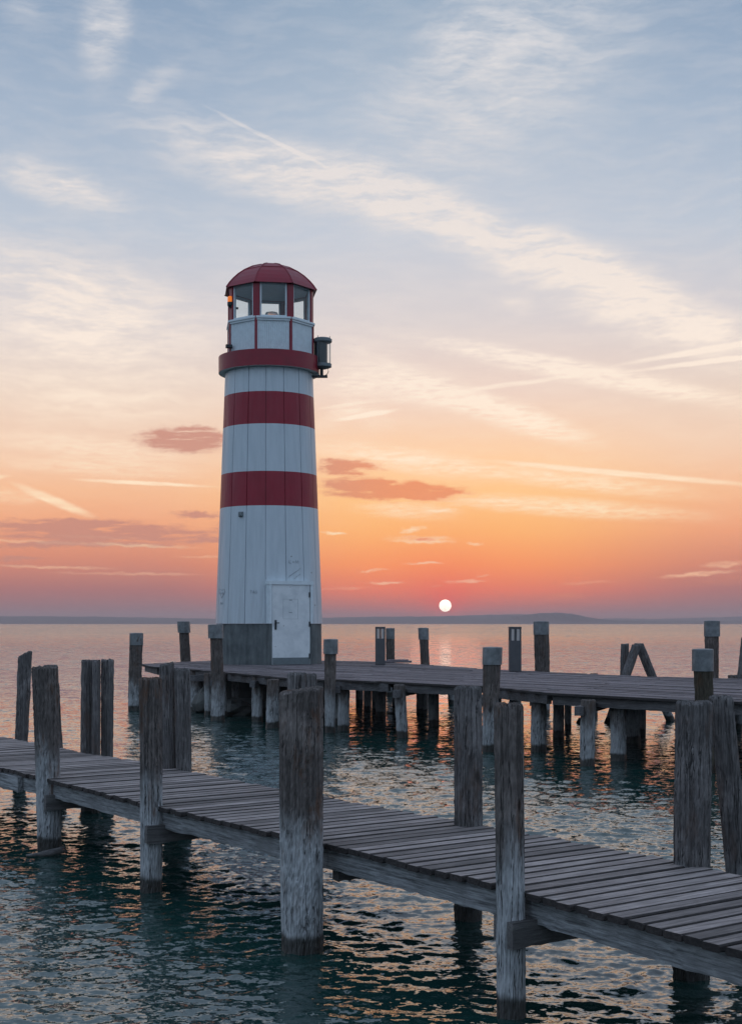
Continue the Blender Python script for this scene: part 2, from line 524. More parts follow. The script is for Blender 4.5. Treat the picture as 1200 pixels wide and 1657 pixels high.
# ------------------------------------------------------------------ posts
def post_geo(x, y, z0, z1, r0, r1, dx=0, dy=0, seed=0, n=56, rows=46, rough=1.0, flat=None, slope=0.0):
    """irregular round post: knots, drying cracks, worn uneven top. dx, dy = lean of the top"""
    rg = np.random.RandomState(seed)
    th = np.linspace(0, 2 * pi, n, endpoint=False)
    zs = np.linspace(0, 1, rows)
    T, Zs = np.meshgrid(th, zs)
    L = z1 - z0
    R = r0 + (r1 - r0) * Zs
    k = np.zeros_like(T)
    for _ in range(9):
        a = rg.randint(1, 5); fz = rg.uniform(.3, 2.2) * L; ph = rg.uniform(0, 2 * pi, 2)
        k += rg.uniform(.3, 1) * np.cos(a * T + ph[0] + .6 * np.sin(Zs * fz + ph[1])) / (a + .5)
    R = R * (1 + .034 * rough * k)
    R *= 1 + .025 * rough * np.sin(Zs * rg.uniform(3, 7) + rg.uniform(0, 6))
    for _ in range(int(4 + rg.randint(0, 4))):                      # drying cracks, deeper at the top
        a = rg.uniform(0, 2 * pi); zt = rg.uniform(.55, 1.05); ln = rg.uniform(.15, .6)
        wv = .12 * np.sin(Zs * rg.uniform(2, 5) + rg.uniform(0, 6))
        d = np.abs((T - a - wv + pi) % (2 * pi) - pi)
        zf = np.clip(1 - np.abs((Zs - zt) / ln), 0, 1)
        R -= r1 * rg.uniform(.05, .13) * np.exp(-(d / .05) ** 2) * zf ** .6
    R += rg.normal(0, .0035 * rough * r0 / .12, R.shape)
    bend = rg.uniform(-.12, .12, 2) * r0 * 1.3
    cx = x + dx * Zs + bend[0] * np.sin(pi * Zs); cy = y + dy * Zs + bend[1] * np.sin(pi * Zs)
    PX = cx + R * np.sin(T); PY = cy - R * np.cos(T)
    PZ = z0 + L * Zs
    topw = rg.normal(0, .006, n)
    PZ[-1] += topw + slope * np.sin(th) * r1
    PZ[-2] += slope * np.sin(th) * r1 * .8
    V = np.stack([PX, PY, PZ], -1).reshape(-1, 3).tolist()
    Fc = []
    for i in range(rows - 1):
        for j in range(n):
            q = (j + 1) % n
            Fc.append((i * n + j, i * n + q, (i + 1) * n + q, (i + 1) * n + j))
    base = (rows - 1) * n
    prev = base
    for s, dz in ((.90, .016), (.6, .020), (.25, .012)):
        k0 = len(V)
        for j in range(n):
            vx = cx[-1, j] + (PX[-1, j] - cx[-1, j]) * s; vy = cy[-1, j] + (PY[-1, j] - cy[-1, j]) * s
            V.append((vx, vy, PZ[-1, j] * (1) - (slope * sin(th[j]) * r1) * (1 - s) - topw[j] * (1 - s) + dz + rg.normal(0, .003)))
        for j in range(n):
            q = (j + 1) % n
            Fc.append((prev + j, prev + q, k0 + q, k0 + j))
        prev = k0
    V.append((x + dx, y + dy, z1 + .012)); c = len(V) - 1
    for j in range(n): Fc.append((prev + j, prev + (j + 1) % n, c))
    return V, Fc


def half_log(x, y, z0, z1, r, ang, seed):
    """log split lengthwise, flat side turned to ang"""
    V, Fc = post_geo(x, y, z0, z1, r, r, seed=seed, n=40, rows=30)
    out = []
    cx, cy = cos(ang), sin(ang)
    for v in V:
        d = (v[0] - x) * cx + (v[1] - y) * cy
        if d > r * .15: k = d - r * .15; v = (v[0] - cx * k, v[1] - cy * k, v[2])
        out.append(v)
    return out, Fc


# ================================================================== STRUCTURE: water, hills
def water_material():
    m, t, b = mat('lake_water')
    g = geo(t)
    P = g.outputs['Position']
    dist = t.v('LENGTH', P)
    def slope(scale, ax, ay, rot, det, k0, k1, d0, d1, rough=.55):
        n = t.noise(t.mapping(P, rot=(0, 0, rot), scale=(ax, ay, 1)), scale, det, rough, .3, col=True)
        v = t.v('MULTIPLY', t.v('SUBTRACT', n, (.5, .5, .5)), (1, 1, 0))
        return t.v('SCALE', v, scale=t.rng(dist, d0, d1, k0, k1))
    s1 = slope(19, 1, 1.4, .35, 3, .55, .25, 8, 50)
    s2 = slope(6, 1, 1.4, -.3, 4, .30, .9, 10, 60)
    s3 = slope(.9, 1, 1.5, .1, 6, .15, 2.2, 20, 130, .72)
    s4 = slope(.08, 1, 1.3, .0, 8, .0, 2.2, 100, 600, .8)
    big = t.noise(t.mapping(P, scale=(1, 1.8, 1)), .35, 4, .6)
    nv = t.v('NORMALIZE', t.v('ADD', t.v('ADD', g.outputs['Normal'], s1), t.v('ADD', s2, t.v('ADD', s3, s4))))
    t.l.new(nv, b.inputs['Normal'])
    c = t.mix(t.rng(big, .35, .65), (.009, .038, .035, 1), (.013, .052, .046, 1))
    t.l.new(c, b.inputs['Base Color'])
    t.put(b.inputs['Roughness'], t.rng(dist, 10, 350, .02, .19))
    b.inputs['IOR'].default_value = 1.85
    return m


def build_water():
    rg = np.random.RandomState(11)
    # angle samples: dense in view, sparse elsewhere; 0 = straight ahead
    a_in = np.linspace(-24, 24, 760)
    a_out = np.concatenate([np.linspace(24, 336, 150)[1:-1]])
    A = np.radians(np.concatenate([a_in, a_out]))
    nA = len(A)
    rs = [1.2]
    while rs[-1] < 12000:
        r = rs[-1]
        if r < 7: k = .02
        elif r < 18: k = .0023
        elif r < 45: k = .0036
        elif r < 200: k = .008
        elif r < 1000: k = .04
        else: k = .2
        rs.append(r * (1 + k))
    R = np.array(rs); nR = len(R)
    RR, AA = np.meshgrid(R, A, indexing='ij')
    x = RR * np.sin(AA); y = RR * np.cos(AA)
    dxy = np.maximum(np.gradient(R)[:, None] * np.ones_like(AA), RR * radians(48 / 760))
    z = np.zeros_like(x); ox = np.zeros_like(x); oy = np.zeros_like(x)
    inview = (np.abs(((AA + pi) % (2 * pi)) - pi) < radians(27))
    # patchy gusts
    pat = np.ones_like(x)
    for _ in range(10):
        kx, ky = rg.normal(0, .30, 2); pat += .13 * np.sin(kx * x + ky * y + rg.uniform(0, 6.28))
    lams = np.exp(rg.uniform(math.log(.065), math.log(.9), 100))
    for lam in lams:
        th = rg.normal(radians(-100), radians(38))     # travel direction in plan
        k = 2 * pi / lam
        sl = .0245 * (1.0 if lam < .25 else (.25 / lam) ** .9)
        a = sl / k
        ph = k * (cos(th) * x + sin(th) * y) + rg.uniform(0, 6.28)
        # slow phase wander breaks the long crests
        q = .55 * lam + .8
        ph += 1.3 * np.sin(x / q / 1.7 + rg.uniform(0, 6)) * np.cos(y / q / 2.1 + rg.uniform(0, 6))
        f = np.clip((lam / dxy - 2.2) / 2.5, 0, 1)
        z += a * f * np.cos(ph)
        ox -= .85 * a * f * cos(th) * np.sin(ph); oy -= .85 * a * f * sin(th) * np.sin(ph)
    e = np.where(inview, 1.0, .25) * pat
    z *= e; x = x + ox * e; y = y + oy * e
    V = np.stack([x, y, z], -1).reshape(-1, 3)
    V = np.concatenate([V, [[0, 0, 0]]])
    i = np.arange(nR - 1)[:, None] * nA; j = np.arange(nA)[None, :]; jn = (j + 1) % nA
    q = np.stack([i + j, i + nA + j, i + nA + jn, i + jn], -1).reshape(-1, 4)
    me = bpy.data.meshes.new('water')
    nq = len(q)
    me.vertices.add(len(V)); me.vertices.foreach_set('co', V.astype(np.float32).ravel())
    tri = np.stack([np.full(nA, len(V) - 1), np.arange(nA), (np.arange(nA) + 1) % nA], -1)
    me.loops.add(nq * 4 + nA * 3)
    me.loops.foreach_set('vertex_index', np.concatenate([q.ravel(), tri.ravel()]).astype(np.int32))
    me.polygons.add(nq + nA)
    me.polygons.foreach_set('loop_start', np.concatenate([np.arange(nq) * 4, nq * 4 + np.arange(nA) * 3]).astype(np.int32))
    me.polygons.foreach_set('use_smooth', [True] * (nq + nA))
    me.update(calc_edges=True)
    me.materials.append(water_material())
    o = bpy.data.objects.new('water', me)
    C.objects.link(o); o['kind'] = 'structure'
    # faces must look up
    if me.polygons[nq // 2].normal.z < 0: me.flip_normals()
    print('water verts', len(V))
    return o


build_water()


def build_hills(name, prof, d, depth, colr, seed):
    rg = np.random.RandomState(seed)
    xs = np.linspace(prof[0][0], prof[-1][0], 420)
    ys = np.interp(xs, [p[0] for p in prof], [p[1] for p in prof])
    ph = np.cumsum(rg.normal(0, .12, len(xs)))
    ph -= np.linspace(ph[0], ph[-1], len(xs))
    hgt = np.maximum(2.0, (HOR - ys + .25 * ph + rg.normal(0, .22, len(xs))) / F * d)
    V, Fc = [], []
    rows = [(0, 0), (.18, .45), (.4, .8), (.62, 1), (.85, .7), (1, 0)]
    for k, (t, hh) in enumerate(rows):
        for i, xx in enumerate(xs):
            dd = d + (t - .62) * depth
            V.append((X(xx, d), dd, -1 + hgt[i] * hh * (1 + (0 if hh == 1 else rg.normal(0, .06))) + (1 if hh else 0)))
    n = len(xs)
    for k in range(len(rows) - 1):
        for i in range(n - 1):
            Fc.append((k * n + i, k * n + i + 1, (k + 1) * n + i + 1, (k + 1) * n + i))
    o = obj(name, (V, Fc), plain(name + '_ground', colr, .95, bscale=.02, var=.3), None, origin=(0, d, 0))
    o['kind'] = 'structure'
    return o


build_hills('hills', [(-1500, 1000), (-900, 994), (-400, 998), (-100, 996.5), (60, 996), (160, 997), (350, 1000), (525, 998.5),
                      (600, 997), (680, 996.5), (760, 995), (840, 993), (880, 994), (940, 1001), (1000, 1004), (1100, 1004.5),
                      (1250, 1004), (1700, 1000), (2600, 996)], 8500, 1500, (.085, .075, .08), 3)
build_hills('hills', [(790, 1008), (830, 997), (870, 992), (900, 990.8), (925, 992.5), (950, 998), (985, 1003), (1040, 1006), (1100, 1008)],
            8000, 500, (.085, .075, .08), 5)
# line of hazy higher land at the right, farther off
build_hills('hills', [(880, 1006), (980, 1000), (1060, 1001), (1120, 999), (1200, 997), (1300, 995), (1500, 998), (2200, 1002)], 10400, 600, (.085, .075, .08), 9)

# ================================================================== NEAR JETTY
ju = Vector((cos(JA), sin(JA), 0))          # along, to the lower right of the picture
jn = Vector((-sin(JA), cos(JA), 0))         # across, away from the camera
near_pts = [(-60, 1229), (0, 1241), (100, 1265), (262, 1306), (525, 1364.5), (800, 1429.5), (850, 1442), (1200, 1537)]
DZ = .80
np_xy = [(X(px, F * (H - DZ) / (py - HOR)), F * (H - DZ) / (py - HOR)) for px, py in near_pts]
# distance along ju and offset along jn of the near edge
edge = sorted((Vector((a, b, 0)).dot(ju), Vector((a, b, 0)).dot(jn)) for a, b in np_xy)
S0, S1 = -30.0, -2.2
es = [e[0] for e in edge]; eo = [e[1] for e in edge]
off0 = lambda s: float(np.interp(s, es, eo)) if es[0] <= s <= es[-1] else (eo[0] if s < es[0] else eo[-1])
WJ = 1.60
jpos = ju * edge[3][0] + jn * (edge[3][1] + WJ / 2)
jetty = thing('jetty', 'low grey plank jetty crossing the foreground on tall weathered round piles', 'jetty', (jpos.x, jpos.y, 0))
rg = random.Random(3)
parts = []
s = S0
while s < S1:
    w = rg.uniform(.118, .140)
    a = off0(s + w / 2)
    e0 = a - .02 + rg.uniform(-.022, .022); e1 = a + WJ + rg.uniform(-.03, .03)
    if rg.random() < .06: e1 += .05
    c = ju * (s + w / 2) + jn * ((e0 + e1) / 2)
    zt = DZ + rg.uniform(-.004, .004)
    tw = rg.uniform(-.006, .006)
    axis = (jn + ju * rg.uniform(-.004, .004)).normalized()
    parts.append(box((c.x, c.y, zt - .022), (e1 - e0, w, .044), axis, None, (ju.x * tw, ju.y * tw, 1), bev=.009))
    s += w + rg.uniform(.016, .032)
dvf = join(*parts)
obj('deck', dvf, [M_deck_near, M_end_gap], jetty, mi=[0 if i % 10 == 6 else 1 for i in range(len(dvf[1]))])  # only tops keep board colour; sides and chamfers carry painted gap shade


def rough_beam(p0, p1, w, h, seed, seg=26, jag=.004):
    """long sawn beam with a slightly uneven lower edge"""
    rr = random.Random(seed)
    p0 = Vector(p0); p1 = Vector(p1); t = (p1 - p0).normalized(); nn = Vector((0, 0, 1)).cross(t).normalized()
    V, Fc = [], []
    for i in range(seg + 1):
        p = p0.lerp(p1, i / seg)
        j = [rr.uniform(-jag, jag) for _ in range(4)]
        V += [p + nn * (-w / 2 + j[0]) + Vector((0, 0, -h / 2 + j[1] * 1.6)), p + nn * (w / 2) + Vector((0, 0, -h / 2 + j[2] * 1.6)),
              p + nn * (w / 2) + Vector((0, 0, h / 2)), p + nn * (-w / 2 + j[3]) + Vector((0, 0, h / 2))]
    for i in range(seg):
        for k in range(4):
            q = (k + 1) % 4
            Fc.append((i * 4 + k, i * 4 + q, i * 4 + 4 + q, i * 4 + 4 + k))
    Fc.append((3, 2, 1, 0)); m = seg * 4; Fc.append((m, m + 1, m + 2, m + 3))
    return V, Fc


# long side beams between the bents, near and far
cuts = [S0, -19.6, -17.15, -14.6, -12.05, -9.7, -7.3, S1]
BT = DZ - .047
beam_cuts = [S0] + [None] * 0
near_bents = [(-51, 16.95), (79, 14.73), (243, 12.5), (490, 10.23), (825, 8.5)]
nb_s = [Vector((X(px, d), d, 0)).dot(ju) for px, d in near_bents]
bs = [S0, nb_s[0] - 2.6] + nb_s + [nb_s[-1] + 2.3, S1]
for i in range(len(bs) - 1):
    a, b_ = bs[i], bs[i + 1]
    for off in (.085, WJ / 2, WJ - .07):
        pa = ju * (a + .004) + jn * (off0(a) + off); pb = ju * (b_ - .004) + jn * (off0(b_) + off)
        hh = .165
        obj('side_beam', rough_beam((pa.x, pa.y, BT - hh / 2), (pb.x, pb.y, BT - hh / 2), .08, hh, 40 + i * 3 + int(off * 10), jag=.005), M_beam_near, jetty)
# doubled beam end at the far left
sl0 = Vector(((X(37, 15.3)), 15.3, 0)).dot(ju)
pa = ju * (sl0 - 2.2) + jn * (off0(sl0) - .045); pb = ju * sl0 + jn * (off0(sl0) - .005)
obj('side_beam', rough_beam((pa.x, pa.y, BT - .10), (pb.x, pb.y, BT - .10), .06, .17, 77), M_beam_near, jetty)


def pile(px, d, wpx_b, wpx_t, ytop, px_top=None, seed=0, m=M_post_near, parent=jetty, z0=-1.2, label=None, **kw):
    """pile whose axis meets the water at column px, depth d"""
    x = X(px, d); r0 = wpx_b / 2 / F * d; r1 = wpx_t / 2 / F * d
    zt = Z(ytop, d - r1)
    lean = 0 if px_top is None else X(px_top, d) - x
    L = zt - z0
    k = lean / zt                                        # lean per metre
    o = obj('pile', post_geo(x + k * z0, d, z0, zt, r0, r1, dx=k * L, seed=seed, **kw), m, parent)
    if label: o['label'] = label
    return o


HI = dict(n=88, rows=90, rough=.75)
pile(79, 14.73, 38, 41, 1083, 73, 1, **HI)
pile(243, 12.5, 34, 37, 1101, 244, 2, **HI)
pile(492, 10.23, 62, 71, 1121, 488, 3, slope=.15, **HI)
pile(826, 8.5, 47, 47, 1145, 822, 4, **HI)
pile(-51, 16.95, 34, 34, 1075, -51, 5)
pile(1290, 6.75, 60, 60, 1190, 1290, 6)
# far side
pile(31, 20.1, 20, 21, 1060, 41, 7, M_post_grey, slope=.5, rough=1.6)
pile(96, 18.3, 24, 24, 1079, 82, 8, M_post_grey)
pile(143, 17.85, 21, 21, 1071, 143, 9, M_post_grey)
pile(173, 17.85, 19, 20, 1070, 174, 10, M_post_grey)
obj('pile', half_log(X(160.5, 17.7), 17.66, -1.2, Z(1071, 17.6), .085, 0, 11), M_post_grey, jetty)
pile(275, 15.7, 24, 24, 1077, 270, 12, M_post_grey, slope=.2)
pile(297, 15.6, 23, 25, 1085, 295, 13, M_post_grey)
pile(478, 13.5, 25, 25, 1092, 478, 14, M_post_grey)
pile(500, 13.4, 25, 25, 1094, 500, 15, M_post_grey)
pile(756, 11.3, 45, 44, 1116, 757, 16, M_post_grey, **HI)
pile(1121, 9.45, 60, 58, 1141, 1122, 17, M_post_grey, **HI)
pile(1205, 9.75, 37, 38, 1132, 1165, 18, M_post_grey, **HI)
# clamps: pairs of cross beams bolted to the piles
for i, (px, d) in enumerate(near_bents):
    if i == 3: continue
    r = (20, 19, 18, 31, 24)[i] / F * d
    for sgn in (1, -1):
        base = Vector((X(px, d), d, 0)) + ju * sgn * (r + .015)
        a = base - jn * (.10 if sgn > 0 else .02); b_ = base + jn * 1.95
        o = obj('cross_beam', rough_beam((a.x, a.y, .545), (b_.x, b_.y, .545), .055, .165, 90 + i * 2 + sgn), M_cross_near, jetty)
# corbel under the deck end caps on the P3 bent
base = Vector((X(490, 10.23), 10.23, 0)) + jn * .30
b2 = base + jn * 1.4
obj('cross_beam', rough_beam((base.x, base.y, .545), (b2.x, b2.y, .545), .08, .10, 120), M_cross_near, jetty)

# driftwood caught at the first near pile
dr = tube([(X(50, 14.5), 14.32, .012), (X(66, 14.4), 14.28, .03), (X(86, 14.4), 14.3, .035), (X(100, 14.5), 14.42, .045), (X(110, 14.6), 14.55, .02)], [.012, .022, .03, .028, .012], 10)
dr2 = tube([(X(60, 14.5), 14.40, .012), (X(84, 14.5), 14.38, .05), (X(108, 14.6), 14.48, .07), (X(113, 14.7), 14.55, .03)], [.008, .014, .014, .006], 8)
tag(obj('driftwood', join(dr, dr2), M_cross_near, smooth=True), 'dark driftwood branch floating against the foot of the leftmost near pile', 'driftwood')

# ================================================================== PIER PLATFORM with the lighthouse
PZ = 1.20
poly = [(-7.35, 42.8), (-6.45, 39.9), (-4.5, 36.9), (-2.0, 32.0), (-1.1, 31.2), (.4, 29.9), (2.25, 27.9), (3.3, 25.3), (5.44, 22.7), (11.6, 19.0),
        (16.5, 24.0), (8.8, 31.4), (6.94, 32.7), (3.49, 37.7), (.42, 45.2), (-1.15, 46.8), (-5.8, 46.8)]
pu = Vector((cos(PA), sin(PA), 0)); pn = Vector((-sin(PA), cos(PA), 0))
pier = thing('pier', 'broad plank pier platform on many piles carrying the striped lighthouse', 'pier', (-1.5, 36.0, 0))
pp = [(Vector((a, b, 0)).dot(pu), Vector((a, b, 0)).dot(pn)) for a, b in poly]


def spans(o):
    xs = []
    for i in range(len(pp)):
        (s0, o0), (s1, o1) = pp[i], pp[(i + 1) % len(pp)]
        if (o0 - o) * (o1 - o) < 0: xs.append(s0 + (s1 - s0) * (o - o0) / (o1 - o0))
    xs.sort()
    return [(xs[i], xs[i + 1]) for i in range(0, len(xs) - 1, 2)]


parts = []
omin = min(q[1] for q in pp); omax = max(q[1] for q in pp)
o_ = omin + .005
while o_ < omax:
    w = rg.uniform(.15, .19)
    for (a, b_) in spans(o_ + w / 2):
        if b_ - a < .15: continue
        a += rg.uniform(-.06, .03); b_ += rg.uniform(-.03, .06)
        t0 = a; first = True
        while t0 < b_ - .05:
            t1 = min(b_, t0 + (rg.uniform(1.0, 4.0) if first else 4.0))
            if b_ - t1 < .5: t1 = b_
            first = False
            c = pu * ((t0 + t1) / 2) + pn * (o_ + w / 2)
            tw = rg.uniform(-.015, .015)
            parts.append(box((c.x, c.y, PZ - .025 + rg.uniform(-.006, .006)), (t1 - t0 - .006, w, .05), (pu.x, pu.y, rg.uniform(-.001, .001)), None, (pn.x * tw, pn.y * tw, 1), bev=.006))
            t0 = t1
    o_ += w + rg.uniform(.015, .03)
dvf = join(*parts)
obj('deck', dvf, [M_deck_far, M_end_gap], pier, mi=[0 if i % 10 == 6 else 1 for i in range(len(dvf[1]))])  # gap shade painted on board sides and chamfers, as on the jetty
# edge beams just inside the outline and joists below
n_ = len(poly)
for i in range(n_):
    a = Vector((*poly[i], 0)); b_ = Vector((*poly[(i + 1) % n_], 0))
    t = (b_ - a).normalized(); nrm = Vector((-t.y, t.x, 0))
    cen = Vector((1.5, 34, 0))
    if (cen - a).dot(nrm) < 0: nrm = -nrm
    a2 = a + nrm * .14 + t * .10; b2 = b_ + nrm * .14 - t * .10
    obj('edge_beam', rough_beam((a2.x, a2.y, PZ - .052 - .09), (b2.x, b2.y, PZ - .052 - .09), .1, .18, 300 + i), M_beam_far, pier)


def pile_at(px, yw, wpx, seed, mtl=M_post_far, px_t=None, top=PZ - .06, wt=None, label=None):
    d0 = F * H / (yw - HOR); r = wpx / 2 / F * d0; d = d0 + r
    x = X(px, d); lean = 0 if px_t is None else X(px_t, d) - x
    r1 = r if wt is None else wt / 2 / F * d0
    o = obj('pile', post_geo(x - lean * .8 / top, d, -.8, top, r, r1, dx=lean * (top + .8) / top, seed=seed, n=32, rows=26), mtl, pier)
    if label: o['label'] = label
    return o, x, d


plist = [(317, 1152, 22), (336, 1158, 12), (362, 1160, 10), (417, 1168, 18), (440, 1178, 21), (556, 1183, 19), (581, 1140, 12), (546, 1172, 10),
         (595, 1150, 13), (617, 1160, 17), (606, 1154, 10), (651, 1194, 19), (683, 1155, 19), (701, 1175, 17), (640, 1143, 11),
         (804, 1205, 14), (832, 1160, 19), (871, 1217, 25), (904, 1193, 18), (919, 1180, 11), (951, 1240, 23), (999, 1232, 25), (1024, 1203, 23),
         (1038, 1190, 12), (1068, 1275, 20), (1160, 1262, 26), (1215, 1190, 22), (1240, 1270, 26), (478, 1171, 16), (500, 1150, 14),
         (380, 1149, 11), (263, 1140, 10), (285, 1133, 10), (455, 1135, 12), (730, 1140, 12), (770, 1150, 12), (1100, 1175, 16), (960, 1160, 13), (1185, 1165, 16)]
for i, (px, yw, w) in enumerate(plist):
    if px in (1068, 1160): continue
    kw = {}
    if px == 651: kw['px_t'] = 646
    if px == 440: kw['px_t'] = 442
    pile_at(px, yw, w, 500 + i, **kw)
# cross heads on the pile rows
for (px0, y0, px1, y1) in [(300, 1154, 345, 1154), (344, 1167, 372, 1150), (408, 1170, 500, 1150), (545, 1185, 600, 1150), (600, 1165, 700, 1152), (640, 1196, 712, 1172), (775, 1216, 850, 1160), (862, 1217, 925, 1178), (935, 1242, 1045, 1190), (690, 1176, 740, 1140)]:
    d0 = F * H / (y0 - HOR) + .12; d1 = F * H / (y1 - HOR) + .12
    obj('cross_beam', rough_beam((X(px0, d0), d0, .97), (X(px1, d1), d1, .97), .14, .16, px0), M_beam_far, pier)
# joists
for k in range(-8, 16):
    c0 = pu * (k * 1.35)
    sp = []
    for (si, oi) in [(0, 0)]:
        pass
    xs = []
    for i in range(n_):
        (s0, o0), (s1, o1) = pp[i], pp[(i + 1) % n_]
        kk = -34 + (k + 8) * 1.5
        if (s0 - kk) * (s1 - kk) < 0: xs.append(o0 + (o1 - o0) * (kk - s0) / (s1 - s0))
    xs.sort()
    if len(xs) >= 2 and xs[-1] - xs[0] > 1:
        a = pu * kk + pn * (xs[0] + .35); b_ = pu * kk + pn * (xs[-1] - .35)
        obj('joist', rough_beam((a.x, a.y, PZ - .055 - .075), (b_.x, b_.y, PZ - .055 - .075), .12, .15, 700 + k), M_beam_far, pier)

# ---------------- lighthouse
LX, LY = X(435.5, 43.5), 43.5
PPM = F / 43.5
zz = lambda py: H + (HOR - py) / PPM
LR = lambda z: (86.5 + (71 - 86.5) * (z - 2.5) / (zz(606) - 2.5)) / PPM - .012
lh = thing('lighthouse', 'red and white striped lighthouse with domed lantern room at the platform end', 'lighthouse', (LX, LY, PZ))


def tower_paint():
    m, t, b = mat('striped_cladding')
    g = geo(t)
    P = g.outputs['Position']
    z = t.sep(P)[2]
    n = t.noise(P, 1.6, 5, .6)
    st = t.noise(t.mapping(P, scale=(7, 7, .7)), 1.2, 6, .62)
    white = t.mix(t.rng(st, .4, .8), (.59, .65, .69, 1), (.50, .56, .60, 1))
    low = t.m('MULTIPLY', t.rng(z, 2.5, 4.6, 1, 0), t.rng(st, .42, .66))
    white = t.mix(t.m('MULTIPLY', low, .35), white, (.42, .44, .44, 1))
    red = t.mix(t.rng(n, .35, .7), (.31, .007, .026, 1), (.26, .006, .021, 1))
    zb = [zz(645), zz(696), zz(770.6), zz(824.6)]
    r1 = t.m('MULTIPLY', t.m('LESS_THAN', z, zb[0]), t.m('GREATER_THAN', z, zb[1]))
    r2 = t.m('MULTIPLY', t.m('LESS_THAN', z, zb[2]), t.m('GREATER_THAN', z, zb[3]))
    c = t.mix(t.m('ADD', r1, r2), white, red)
    # small scuffs and rust spots near the ground
    sp = t.n.new('ShaderNodeTexVoronoi'); sp.inputs['Scale'].default_value = 3.2
    t.l.new(P, sp.inputs['Vector'])
    spot = t.m('MULTIPLY', t.m('LESS_THAN', sp.outputs['Distance'], .085), t.m('LESS_THAN', z, 4.7))
    spn = t.m('GREATER_THAN', t.noise(P, 1.4, 2), .56)
    c = t.mix(t.m('MULTIPLY', t.m('MULTIPLY', spot, spn), .8), c, (.07, .055, .04, 1))
    t.l.new(c, b.inputs['Base Color'])
    t.put(b.inputs['Roughness'], t.rng(st, .3, .7, .35, .55))
    bn = t.n.new('ShaderNodeBump')
    t.put(bn.inputs['Height'], t.noise(t.mapping(P, scale=(1, 1, .4)), 1.6, 3))
    bn.inputs['Distance'].default_value = .03
    t.l.new(bn.outputs[0], b.inputs['Normal'])
    return m


M_tower = tower_paint()
M_red = plain('dark_red_paint', (.25, .006, .022), .42, bump=.002, bscale=8)
M_white = plain('white_paint', (.70, .77, .80), .45, var=.08)
M_soffit = plain('pale_soffit', (.8, .78, .74), .6)
M_dark = plain('dark_metal', (.022, .028, .034), .4, .3)
M_grey = plain('grey_metal', (.16, .19, .20), .5, .3)
M_pen = plain('pencil', (.36, .40, .42), .8)
M_orange = plain('orange_lens', (.85, .20, .02), .3)
M_orange.node_tree.nodes['Principled BSDF'].inputs['Emission Color'].default_value = (1, .22, .02, 1)
M_orange.node_tree.nodes['Principled BSDF'].inputs['Emission Strength'].default_value = .55
M_brass = plain('brass', (.45, .33, .18), .35, .7)


def concrete(name, c0, c1):
    m, t, b = mat(name)
    g = geo(t)
    P = g.outputs['Position']
    n = t.noise(P, 1.3, 7, .65); st = t.noise(t.mapping(P, scale=(4, 4, .6)), 1.1, 6, .6)
    f = t.m('ADD', t.m('MULTIPLY', n, .5), t.m('MULTIPLY', st, .5))
    t.l.new(t.mix(t.rng(f, .38, .62), c0, c1), b.inputs['Base Color'])
    b.inputs['Roughness'].default_value = .8
    bn = t.n.new('ShaderNodeBump'); t.put(bn.inputs['Height'], t.noise(P, 14, 6, .6)); bn.inputs['Distance'].default_value = .01
    t.l.new(bn.outputs[0], b.inputs['Normal'])
    return m


M_conc = concrete('stained_concrete', (.045, .055, .058, 1), (.17, .19, .19, 1))
M_found = concrete('foundation_concrete', (.05, .05, .048, 1), (.11, .11, .105, 1))

# tower: 16 sheet panels with open joints
NP = 16


def tower_geo():
    angs = []; rad = []
    gap = .012 / 1.6
    for p in range(NP):
        a0 = 2 * pi * p / NP + radians(.4)
        for (f, dr) in ((0, -.03), (.0001, 0), (.2, .004), (.4, .007), (.6, .007), (.8, .004), (.9999, 0.0), (1.0, -.03)):
            angs.append(a0 + gap + f * (2 * pi / NP - 2 * gap)); rad.append(dr)
    zs = [2.5 + (zz(604) - 2.5) * i / 24 for i in range(25)]
    V, Fc = [], []
    n = len(angs)
    for z in zs:
        for a, dr in zip(angs, rad):
            r = LR(z) + dr
            V.append((LX + r * sin(a), LY - r * cos(a), z))
    for k in range(len(zs) - 1):
        for i in range(n):
            j = (i + 1) % n
            Fc.append((k * n + i, k * n + j, (k + 1) * n + j, (k + 1) * n + i))
    Fc.append(tuple(range(n - 1, -1, -1)))
    return V, Fc


obj('tower', tower_geo(), M_tower, lh)
obj('plinth', lathe((LX, LY), [(LR(2.4) - .03, PZ + .003), (LR(2.4) - .035, 2.495)], 96), M_conc, lh)
obj('foundation', lathe((LX, LY + .3), [(2.5, -1.0), (2.5, .75), (2.3, 1.0)], 40), M_found, lh)

# door in a boxed frame
DA = radians(26.5)
dn = Vector((sin(DA), -cos(DA), 0)); dt = Vector((cos(DA), sin(DA), 0)); LC = Vector((LX, LY, 0))
DW = 1.28; DD = 1.80; d_z0 = PZ + .012; d_z1 = zz(950) + .03
fc = LC + dn * (DD - .16)
fr = []
for sgn in (-1, 1):
    c = fc + dt * sgn * (DW / 2 + .055)
    fr.append(box((c.x, c.y, (2.50 + d_z1) / 2), (.07, .42, d_z1 - 2.50), dt, dn))
c = fc
fr.append(box((c.x, c.y, d_z1 + .062), (DW + .22, .44, .12), dt, dn))
obj('door_frame', join(*fr), M_white, lh)
fr = []
for sgn in (-1, 1):
    c = fc + dt * sgn * (DW / 2 + .03) - dn * .02
    obj('door_jamb', box((c.x, c.y, (PZ + .005 + 2.498) / 2), (.05, .38, 2.498 - PZ - .005), dt, dn), M_conc, lh)


